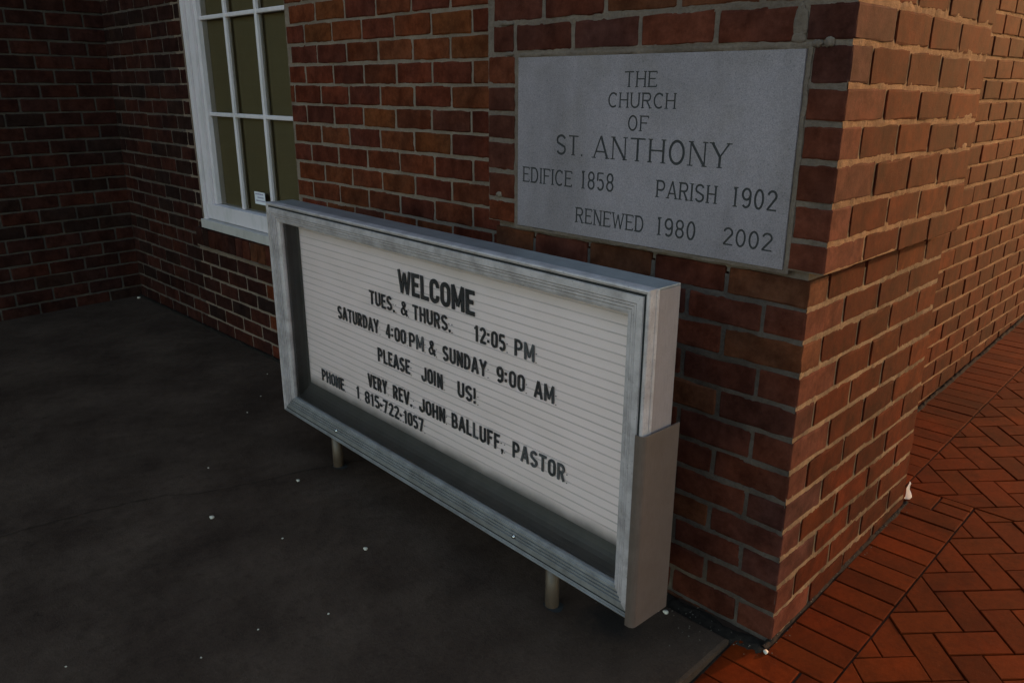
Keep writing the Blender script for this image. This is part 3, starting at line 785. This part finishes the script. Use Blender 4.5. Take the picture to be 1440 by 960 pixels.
# ================================================================== 6. recessed wall with the window
WY = .202
wall = empty('brick_wall', (0, 0, 0), label='recessed brick wall behind the sign with the white multi-pane window', cat='brick wall')
WX0, WX1, WZ0, WZ1 = -3.66, -2.578, .612, 3.05
cand = []
rw = random.Random(21)
phase = (-1.378+.2135*5)      # joint seen at X=-1.378 in odd course 17
LXW = -4.80
for n in range(-1, 29):
    off = 0 if n % 2 else .107
    za, zb = n*c+J, (n+1)*c-J
    xj = -1.378+off
    while xj < -.95: xj += .2135
    prevx = xj
    x = xj
    while x > LXW:
        x2 = x-.2135+rw.uniform(-.004, .004)
        a, b = max(x2+J, LXW), min(x-J, -.97)
        segs = [(a, b)]
        # window and rowlock sill cut-outs
        def cutseg(segs, h0, h1):
            o = []
            for s0, s1 in segs:
                if s1 <= h0 or s0 >= h1: o.append((s0, s1))
                else:
                    if s0 < h0: o.append((s0, h0))
                    if s1 > h1: o.append((h1, s1))
            return o
        if zb > WZ0+.01 and za < WZ1: segs = cutseg(segs, WX0, WX1)
        elif zb > .50 and za < .625: segs = cutseg(segs, -3.74, -2.50)
        for s0, s1 in segs:
            if s1-s0 > .022: cand.append((s0, za+rw.uniform(-.0015, .0015), s1-s0, zb-za, n))
        x = x2
camp = Vector((.7172, -1.6754, 1.3783))
def vis_score(s): # nearest first, those hidden low behind the sign or above the frame last
    p = Vector((s[0]+s[2]/2, WY, s[1])); d = (p-camp).length
    hid = (s[4] < 10 and s[0] > -2.9) or s[4] > 22+max(0, (-s[0]-3)*1.5)
    return d+(50 if hid else 0)
cand.sort(key=vis_score); st = ([], [], [])
for i, (a, z, L, H, n) in enumerate(cand):
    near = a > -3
    col_ = shade(rw, PAL_WALL if near else PAL_DARK)  # bricks further left take the palette with shade in it
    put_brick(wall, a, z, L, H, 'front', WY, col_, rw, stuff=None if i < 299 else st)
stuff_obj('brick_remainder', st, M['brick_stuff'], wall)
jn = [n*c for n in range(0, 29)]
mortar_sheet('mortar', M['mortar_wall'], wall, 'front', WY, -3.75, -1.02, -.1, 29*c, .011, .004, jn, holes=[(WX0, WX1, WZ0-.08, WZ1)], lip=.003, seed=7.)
mortar_sheet('mortar', M['mortar_shaded'], wall, 'front', WY, LXW, -3.75, -.1, 29*c, .011, .004, jn, lip=.003, seed=8.)
mb = MB()
Wb = WY+.09
mb.box(LXW-.1, WX0+.002, WY+.02, WY+.3, -.12, 6.2-.2); mb.box(WX1-.002, -PW+.2, WY+.02, WY+.3, -.12, 6.0)
mb.box(WX0, WX1, WY+.02, WY+.3, -.12, WZ0-.05); mb.box(WX0, WX1, WY+.02, WY+.3, WZ1, 6.0)
mb.build('core', M['mortar_wall'], wall)
mb = MB(); mb.box(LXW, -PW+.05, WY+.001, WY+.02, 29*c, 6.2); mb.build('upper_brickwork', M['upper'], wall)
# brick reveals right and left of the opening
for xs_, sgn in ((WX1, 1), (WX0, -1)):
    for n in range(7, 37):
        mb_h = c-2*J; z = n*c+J
        if z < WZ0: continue
# rowlock sill of bricks on edge under the window
x = -3.73
k = 0
while x < -2.52:
    w = .0705
    o = bpy.data.objects.new('brick', rw.choice(LIB['h'])); COL.objects.link(o); o.parent = wall
    o.location = (x+w, WY-.018+rw.uniform(-.002, .002), .512); o.rotation_euler = (0, -math.pi/2, 0); o.scale = (.098/.098, 1.1, w/BH)
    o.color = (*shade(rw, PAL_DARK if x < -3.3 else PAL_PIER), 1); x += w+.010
mb = MB(); mb.box(-3.74, -2.5, WY-.010, WY+.06, .5015, .606); mb.build('sill_mortar', M['mortar_pier'], wall)
# window > frame pieces and panes
win = link('window', (lambda m: (m.box(WX0, WX0+.085, .232, .30, .70, WZ1), m.box(WX1-.045, WX1-.002, .240, .30, .70, WZ1), m.box(WX0+.085, WX1-.045, .240, .30, WZ1-.08, WZ1), m.mesh('window'))[-1])(MB()), wall, M['white_paint'])
win['label'] = 'white painted window with narrow glazing bars'
def wp(name, mat, *boxes, bevel=.0015):
    m = MB()
    for b_ in boxes: m.box(*b_)
    return m.build(name, mat, win, bevel=bevel)
wp('jamb_moulding', M['white_paint'], (WX0-.002, WX0+.028, .214, .231, .655, WZ1))
wp('jamb_moulding', M['white_paint'], (WX0+.087, WX0+.118, .247, .30, .752, WZ1))
wp('bottom_rail', M['white_paint'], (WX0+.004, WX1-.004, .228, .305, .668, .750))
wp('sill', M['stone_sill'], (WX0-.006, WX1+.006, .196, .31, .616, .664))
XG0, XG1 = WX0+.118, WX1-.09
mun = [-3.262, -2.945]
for mxx in mun: wp('glazing_bar', M['white_paint'], (mxx-.010, mxx+.010, .256, .285, .752, WZ1-.08), bevel=.004)
for zz in (1.232, 1.708, 2.186, 2.664): wp('glazing_bar', M['white_paint'], (WX0+.118, WX1-.060, .2575, .286, zz-.010, zz+.010), bevel=.004)
xsn = [WX0+.11]+mun+[WX1-.04]; zsn = [.745, 1.232, 1.708, 2.186, 2.664, WZ1-.075]
for i in range(3):
    for j in range(5):
        m = MB(); a, b = xsn[i], xsn[i+1]; d, e = zsn[j], zsn[j+1]
        tl = R.uniform(-.001, .001); m.poly([(a, .272+tl, d), (b, .272-tl, d), (b, .272-tl*.5, e), (a, .272+tl*.5, e)]); m.build('pane', M['glass'], win)
m = MB(); m.poly([(WX0, .345, .6), (WX1, .345, .6), (WX1, .345, WZ1), (WX0, .345, WZ1)])
# slight folds of the blind
m = MB(); nfold = 34
for i in range(nfold):
    a = WX0+(WX1-WX0)*i/nfold; b = WX0+(WX1-WX0)*(i+1)/nfold
    m.poly([(a, .300+.0006*math.sin(i*1.3), .6), (b, .300+.0006*math.sin((i+1)*1.3), .6), (b, .300+.0006*math.sin((i+1)*1.3), WZ1), (a, .300+.0006*math.sin(i*1.3), WZ1)])
m.build('blind', M['blind'], win, smooth=True)
m = MB(); sx0, sx1, sz0, sz1 = -3.145, -3.035, .795, .858
m.poly([(sx0, .2705, sz0), (sx1, .2705, sz0), (sx1, .2705, sz1), (sx0, .2705, sz1)]); stk = m.build('sticker', M['sticker'], win); stk['label'] = 'small white sticker with purple print'
m = MB()
for i, (a, b) in enumerate(((.1, .8), (.3, .9), (.1, .92))):
    z = sz1-.014-i*.017; xx = sx0+a*.105
    while xx < sx0+b*.105:
        w = R.uniform(.006, .012); m.poly([(xx, .2702, z), (xx+w, .2702, z), (xx+w, .2702, z+.006), (xx, .2702, z+.006)]); xx += w+.003
m.build('print', M['ink'], win)
# reveal faces of the opening
m = MB(); m.box(WX1-.001, WX1+.1, WY+.004, .30, WZ0-.02, WZ1); m.box(WX0-.1, WX0+.001, WY+.004, .30, WZ0-.02, WZ1)
m.build('reveal', M['mortar_wall'], wall)

# ================================================================== 7. left return wall
lw = empty('brick_wall', (-4.771, WY, 0), .058, label='dark shaded brick wall closing the corner at the far left', cat='brick wall')
rl = random.Random(31); st = ([], [], [])
cnt = 0; bl = []
for n in range(-1, 29):
    za, zb = n*c+J, (n+1)*c-J
    y = -.02-(.1 if n % 2 else 0)-.012
    bl.append((y+2*J, .13, za, zb-za, n)) if False else None
    first = True; yy = .0
    L = .11 if n % 2 else .2025
    while yy > -1.75:
        bl.append((yy-L, L, za+rl.uniform(-.0015, .0015), zb-za)); yy -= L+2*J; L = .2025+rl.uniform(-.003, .003)
bl.sort(key=lambda s: (s[0] < -1.2, s[2] > 2.1, -s[0]))
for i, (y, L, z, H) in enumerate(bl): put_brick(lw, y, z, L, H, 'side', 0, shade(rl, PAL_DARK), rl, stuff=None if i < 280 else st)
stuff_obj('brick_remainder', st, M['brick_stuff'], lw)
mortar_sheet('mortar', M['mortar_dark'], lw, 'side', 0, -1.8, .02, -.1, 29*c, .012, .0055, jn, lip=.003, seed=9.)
mb = MB(); mb.box(-.3, -.02, -1.8, .3, -.12, 29*c); mb.build('core', M['mortar_wall'], lw)
mb = MB(); mb.box(-.3, -.001, -6, .2, 29*c, 6.2); mb.box(-.3, -.001, -6, -1.8, -.12, 29*c); mb.build('upper_brickwork', M['upper'], lw)

# ================================================================== 8. far side wall beyond the pier
FX = -.262
fw = empty('brick_wall', (0, 0, 0), label='long set-back brick wall running away along the pavement at right', cat='brick wall')
rf_ = random.Random(41); st = ([], [], []); bl = []
for n in range(-1, 27):
    za, zb = n*c+J+.027, (n+1)*c-J+.027
    y = .80+(.107 if n % 2 else 0)
    while y < 9:
        L = .2025+rf_.uniform(-.004, .004)
        if zb > .055*y-.06: bl.append((y, L, za+rf_.uniform(-.002, .002), zb-za, n))
        y += L+2*J
bl.sort(key=lambda s: (s[4] > 22, s[0]))
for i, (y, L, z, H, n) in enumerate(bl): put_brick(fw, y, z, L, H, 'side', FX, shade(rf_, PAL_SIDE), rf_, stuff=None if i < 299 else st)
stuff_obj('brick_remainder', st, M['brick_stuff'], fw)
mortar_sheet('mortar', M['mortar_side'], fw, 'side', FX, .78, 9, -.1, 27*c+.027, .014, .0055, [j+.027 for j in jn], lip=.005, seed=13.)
mb = MB(); mb.box(FX-.3, FX-.02, .8, 40, -.3, 6.2)
mb.build('core', M['mortar_side'], fw)
mb = MB(); mb.box(FX-.019, FX-.001, .78, 40, 27*c+.027, 6.2); mb.box(FX-.019, FX-.001, 9, 40, -.3, 27*c+.027); mb.build('upper_brickwork', M['upper'], fw)
mb = MB(); mb.box(-5.2, .12, WY-.35, 40, 6.2, 6.4); mb.box(-5.2, -4.7, -6, WY-.35, 6.2, 6.4)
rf2 = mb.build('church_roof', M['roof'], None); tag(rf2, 'flat grey roof edge high above all the brick walls', 'roof')

# ================================================================== 9. brick paving
SL = .055
pav = bpy.data.objects.new('brick_pavement', None); COL.objects.link(pav); pav['kind'] = 'structure'; pav.rotation_euler = (math.atan(SL), 0, 0)
mb = MB(); mb.box(-.30, 9, -6, 14, -.06, -.0075)
bed_ = mb.build('bedding_sand', M['sand'], pav)
PT = .0
PWD, PLN = .083, .166
def clip(poly, a, b, cc):      # keep a*x+b*y <= cc
    o = []
    for i in range(len(poly)):
        p, q = poly[i], poly[(i+1) % len(poly)]; dp = a*p[0]+b*p[1]-cc; dq = a*q[0]+b*q[1]-cc
        if dp <= 0: o.append(p)
        if (dp < 0 < dq) or (dq < 0 < dp): t_ = dp/(dp-dq); o.append((p[0]+(q[0]-p[0])*t_, p[1]+(q[1]-p[1])*t_))
    return o
def area(p): return abs(sum(p[i][0]*p[(i+1) % len(p)][1]-p[(i+1) % len(p)][0]*p[i][1] for i in range(len(p))))/2
def inset(poly, d):
    n = len(poly); cx = sum(p[0] for p in poly)/n; cy = sum(p[1] for p in poly)/n; o = []
    sg = 1 if sum(poly[i][0]*poly[(i+1) % n][1]-poly[(i+1) % n][0]*poly[i][1] for i in range(n)) > 0 else -1
    for i in range(n):
        p0, p1, p2 = Vector(poly[i-1]), Vector(poly[i]), Vector(poly[(i+1) % n])
        d1 = (p1-p0); d2 = (p2-p1)
        if d1.length < 1e-6 or d2.length < 1e-6: o.append(tuple(p1)); continue
        d1.normalize(); d2.normalize(); n1 = Vector((-d1.y, d1.x))*sg; n2 = Vector((-d2.y, d2.x))*sg
        m = n1+n2
        m = m/max(.35, m.dot(n1)) if m.length > 1e-5 else n1
        o.append((p1.x+m.x*d, p1.y+m.y*d))
    return o
def paver_data(poly, z):
    P0 = poly; P1 = inset(poly, .0018); n = len(poly)
    if area(P1) < 1e-5: P1 = P0
    vs = [(x, y, -.05) for x, y in P0]+[(x, y, z-.0022) for x, y in P0]+[(x, y, z) for x, y in P1]
    fs = [tuple(2*n+i for i in range(n))]
    for i in range(n):
        j = (i+1) % n; fs += [(i, j, n+j, n+i), (n+i, n+j, 2*n+j, 2*n+i)]
    return vs, fs
PAVERS = []
def add_paver(poly, inset_d=.0016):
    if len(poly) < 3 or area(poly) < 4e-4: return
    sgn = sum(poly[i][0]*poly[(i+1) % len(poly)][1]-poly[(i+1) % len(poly)][0]*poly[i][1] for i in range(len(poly)))
    if sgn < 0: poly = poly[::-1]
    q = []
    for p in poly:
        if not q or (Vector(p)-Vector(q[-1])).length > .002: q.append(p)
    if (Vector(q[0])-Vector(q[-1])).length < .002: q.pop()
    if len(q) < 3: return
    q = inset(q, inset_d)
    PAVERS.append(q)
def rect(x0, x1, y0, y1): return [(x0, y0), (x1, y0), (x1, y1), (x0, y1)]
rp = random.Random(51)
BX0, BX1 = -.014, .1575      # soldier course along the pier
y = -.03
while y < .955:
    j1 = rp.uniform(-.001, .001); yn = min(y+.0805, .965)
    if yn-y > .03: add_paver(rect(BX0, BX1, y+.0006, yn-.0006))
    y += .0805
YE = .935
# in front of the pier corner, running out past the concrete
y = -.03
while y > -2.2:
    add_paver(rect(-.093, .083, y-.083, y)); add_paver(rect(.086, .086+.172, y-.083, y)); y -= .083
# soldiers along the set-back wall
y = 1.045
while y < 8:
    add_paver(rect(FX+.012, -.062, y, y+.0805)); y += .0805
add_paver(rect(.060, .1575, .938, 1.004)); add_paver(rect(-.06, .057, .938, 1.041)); add_paver(rect(.060, .1575, 1.006, 1.041)); add_paver(rect(FX+.012, -.062, .93, 1.045))
# herringbone at 45 degrees, clipped to the borders
s2 = math.sqrt(.5)
p0_, q0_ = -.126, .2574
def from_pq(p, q): return ((p+q)*s2, (q-p)*s2)
hb = []
for i in range(-70, 110):
    for j in range(-70, 130):
        d = (i-j) % 4
        if d == 0: cell = (i, i+2, j, j+1)
        elif d == 3: cell = (i, i+1, j, j+2)
        else: continue
        P = [from_pq(p0_+a*PWD, q0_+b*PWD) for a, b in ((cell[0], cell[2]), (cell[1], cell[2]), (cell[1], cell[3]), (cell[0], cell[3]))]
        ax = min(p[0] for p in P); bx = max(p[0] for p in P); ay = min(p[1] for p in P); by = max(p[1] for p in P)
        if bx < -.06 or ax > 2.6 or by < -2.2 or ay > 7.5: continue
        hb.append(P)
for P in hb:
    cy_ = sum(p[1] for p in P)/4
    # region A: beside the pier (x > border), region B: beyond it, region C: in front
    mnx = min(p[0] for p in P); mny = min(p[1] for p in P); mxy = max(p[1] for p in P)
    if mnx > .2605 or (mnx > BX1+.002 and mny > -.03) or (mnx > -.0595 and mny > 1.042): add_paver(P); continue
    A = clip(clip(P, -1, 0, -(BX1+.002)), 0, -1, .03)
    if mxy <= 1.042: add_paver(A)
    else:
        if mnx < BX1 and mny < 1.042 and False: pass
        A1 = clip(A, 0, 1, 1.042) if mnx < BX1+.002 else A
        add_paver(A1)
        if mnx < BX1+.002: add_paver(clip(clip(P, -1, 0, .0595), 0, -1, -1.042))
    if mny < -.03: add_paver(clip(clip(P, -1, 0, -.260), 0, 1, -.03))
PAVERS.sort(key=lambda q: math.hypot(sum(p[0] for p in q)/len(q)-.55, (sum(p[1] for p in q)/len(q)+.9)*.75) + (50 if (sum(p[0] for p in q)/len(q) > .62+.25*sum(p[1] for p in q)/len(q)*-1 + 0.3 and False) else 0))
def in_view(q):
    x = sum(p[0] for p in q)/len(q); y = sum(p[1] for p in q)/len(q); z = SL*y
    v = Vector((x, y, z))-camp; d = v.dot(_f)
    if d < .2: return False
    X = v.dot(_r)/d*1105.3+720; Y = 480-v.dot(_u)/d*1105.3
    return -30 < X < 1475 and -30 < Y < 1000
PAVERS.sort(key=lambda q: (not in_view(q)))
sv, sf, sc_ = [], [], []
for i, q in enumerate(PAVERS):
    z = rp.uniform(-.0012, .0012); vs, fs = paver_data(q, z); col_ = shade(rp, PAL_PAVE)
    tx, ty = rp.uniform(-.008, .008), rp.uniform(-.008, .008); mx_ = sum(p[0] for p in q)/len(q); my_ = sum(p[1] for p in q)/len(q)
    vs = [(a, b, d+(a-mx_)*tx+(b-my_)*ty if d > -.04 else d) for a, b, d in vs]
    if i < 299:
        me = bpy.data.meshes.new('paver'); me.from_pydata([(a-mx_, b-my_, d) for a, b, d in vs], [], fs); me.update()
        o = link('paver', me, pav, M['paver'], loc=(mx_, my_, 0)); o.color = (*col_, 1)
    else:
        n = len(sv); sv += vs; sf += [tuple(n+k for k in f) for f in fs]; sc_ += [col_]*len(fs)
me = bpy.data.meshes.new('paver_remainder'); me.from_pydata(sv, [], sf); me.update()
at = me.attributes.new('bcol', 'FLOAT_COLOR', 'FACE'); at.data.foreach_set('color', [x for c_ in sc_ for x in (*c_, 1)])
o = link('paver_remainder', me, pav, M['paver_stuff']); o['kind'] = 'stuff'
print('pavers', len(PAVERS))

# ================================================================== 10. dirt, pebbles, scrap
def dirt_strip(name, pts, w, h, zf, seed):
    m = MB(); n = int(sum((Vector(b)-Vector(a)).length for a, b in zip(pts, pts[1:]))/.008)
    a, b = Vector(pts[0]), Vector(pts[-1]); d = (b-a).normalized(); nn = Vector((-d.y, d.x)); K = 6
    for i in range(n+1):
        p = a+(b-a)*i/n
        for k in range(K+1):
            f = k/K*2-1; ww = w*(.8+.5*noise.noise(Vector((i*.11, seed, f))))
            q = p+nn*f*ww; hh = h*(1-f*f)*(.65+.7*noise.noise(Vector((q.x*60, q.y*60, seed)))+.25*noise.noise(Vector((q.x*170, q.y*170, seed))))
            m.v.append((q.x, q.y, zf(q.x, q.y)+hh-.0015))
    for i in range(n):
        for k in range(K): s = i*(K+1)+k; m.f.append((s, s+K+1, s+K+2, s+1))
    o = m.build(name, M['dirt'], None, smooth=True); o['kind'] = 'stuff'; return o
pz = lambda x, y: SL*y
o = dirt_strip('dirt', [(-.026, -.02), (-.018, .93)], .011, .009, pz, 1.); tag(o, 'dark grit packed between the paving and the base of the pier', 'dirt')
o = dirt_strip('dirt', [(-1.05, -.025), (-.02, -.028)], .040, .010, lambda x, y: -.006, 2.); tag(o, 'dark moss and dirt between the concrete and the pier front', 'dirt')
o = dirt_strip('dirt', [(-4.78, .185), (-1.1, .185)], .022, .010, lambda x, y: .012, 3.); tag(o, 'thin line of dirt along the foot of the window wall', 'dirt')
o = dirt_strip('dirt', [(FX+.01, .95), (FX+.01, 6)], .014, .012, pz, 4.); tag(o, 'dark grit along the foot of the far side wall', 'dirt')
o = dirt_strip('dirt', [(-.093, -3), (-.093, -.05)], .006, .004, lambda x, y: SL*y-.004, 5.); tag(o, 'dirt in the gap between concrete pad and brick pavers', 'dirt')
def pebble(loc, r, label, group=None, mat='pebble', seed=0):
    bm = bmesh.new(); bmesh.ops.create_icosphere(bm, subdivisions=2, radius=r)
    for v in bm.verts:
        v.co *= 1+.35*noise.noise(v.co/r*1.3+Vector((seed, 0, 0))); v.co.z *= .62; v.co.x *= 1.2
    me = bpy.data.meshes.new('pebble'); bm.to_mesh(me); bm.free()
    o = link('pebble', me, None, M[mat], loc=(loc[0], loc[1], loc[2]+r*.42), smooth=True); o.rotation_euler = (0, 0, seed)
    tag(o, label, 'pebble', group)
pebble((-1.619, -.76, .012), .0072, 'largest white pebble out on the dark concrete left of the sign')
pebble((-1.649, -.422, .012), .0058, 'pale pebble on the concrete beside the left sign post')
pebble((-1.107, -.503, .012), .0062, 'white pebble on the concrete below the middle of the sign')
pebble((-.275, -.096, .012), .0070, 'cream pebble on the concrete edge behind the sign bracket')
pebble((-.296, -.104, .012), .0048, 'smaller grey pebble next to the cream one behind the sign bracket')
pebble((-.012, -.03, -.002), .0066, 'tan pebble on the paving at the foot of the pier corner', seed=2)
pebble((-4.70, .15, .012), .010, 'pale pebble lying in the far dark wall corner')
for i, (x, y) in enumerate([(-1.974, -.61), (-1.342, -.656), (-.989, -.924), (-.99, -1.078), (-1.192, -1.33), (-.915, -.756), (-2.749, .047), (-2.365, -.255), (-2.5, -.12)]):
    pebble((x, y, .012), R.uniform(.002, .0032), 'tiny pale chip of stone scattered on the dark concrete', 'tiny stone chips on the concrete', seed=i)
# small crumbs along the pier foot
m = MB()
for i in range(260):
    if i % 2: x, y = R.gauss(-.016, .012), R.uniform(-.03, .95); z = pz(x, y)+.004
    else: x, y = R.uniform(-.9, .0), R.gauss(-.045, .02); z = .004 if y > -.066 else .0125
    if i % 5 == 0: x, y = R.uniform(-.6, -.12), R.gauss(-.12, .03); z = .0128
    r_ = R.uniform(.0008, .0028); a = R.uniform(0, 6)
    p = [Vector((r_*math.cos(a+k*2.09), r_*math.sin(a+k*2.09), 0)) for k in range(3)]; top = Vector((0, 0, r_*1.1)); cc = Vector((x, y, z))
    for k in range(3): m.poly([cc+p[k], cc+p[(k+1) % 3], cc+top])
o = m.build('grit', simple('grit_crumb', (.10, .08, .06), .95, noise_amt=.4, scale=200)); tag(o, 'loose crumbs of mortar and grit round the pier foot', 'grit', kind='stuff')
# upright scrap of white paper at the far foot of the pier
m = MB(); bx, by = -.028, .955; bz = SL*by
pr = [(0, .0135, .0), (.008, .0145, .003), (.022, .0115, .002), (.036, .0078, -.001), (.048, .0048, .001), (.056, .0042, .003), (.062, .002, .002)]
ring = []
for z_, w_, o_ in pr:
    n = len(m.v); N = 10
    for k in range(N):
        a = 2*math.pi*(k/N*.62)-1.9; m.v.append((bx+o_+w_*math.cos(a)*.9, by+o_+w_*math.sin(a)*.55*(1+.3*math.sin(3*a+z_*90)), bz+z_))
    ring.append(n)
for a, b in zip(ring, ring[1:]):
    for k in range(N-1): m.f.append((a+k, a+k+1, b+k+1, b+k))
o = m.build('paper_scrap', M['paper']); tag(o, 'crumpled white paper scrap standing at the far foot of the pier', 'litter')
S.render.engine = 'CYCLES'
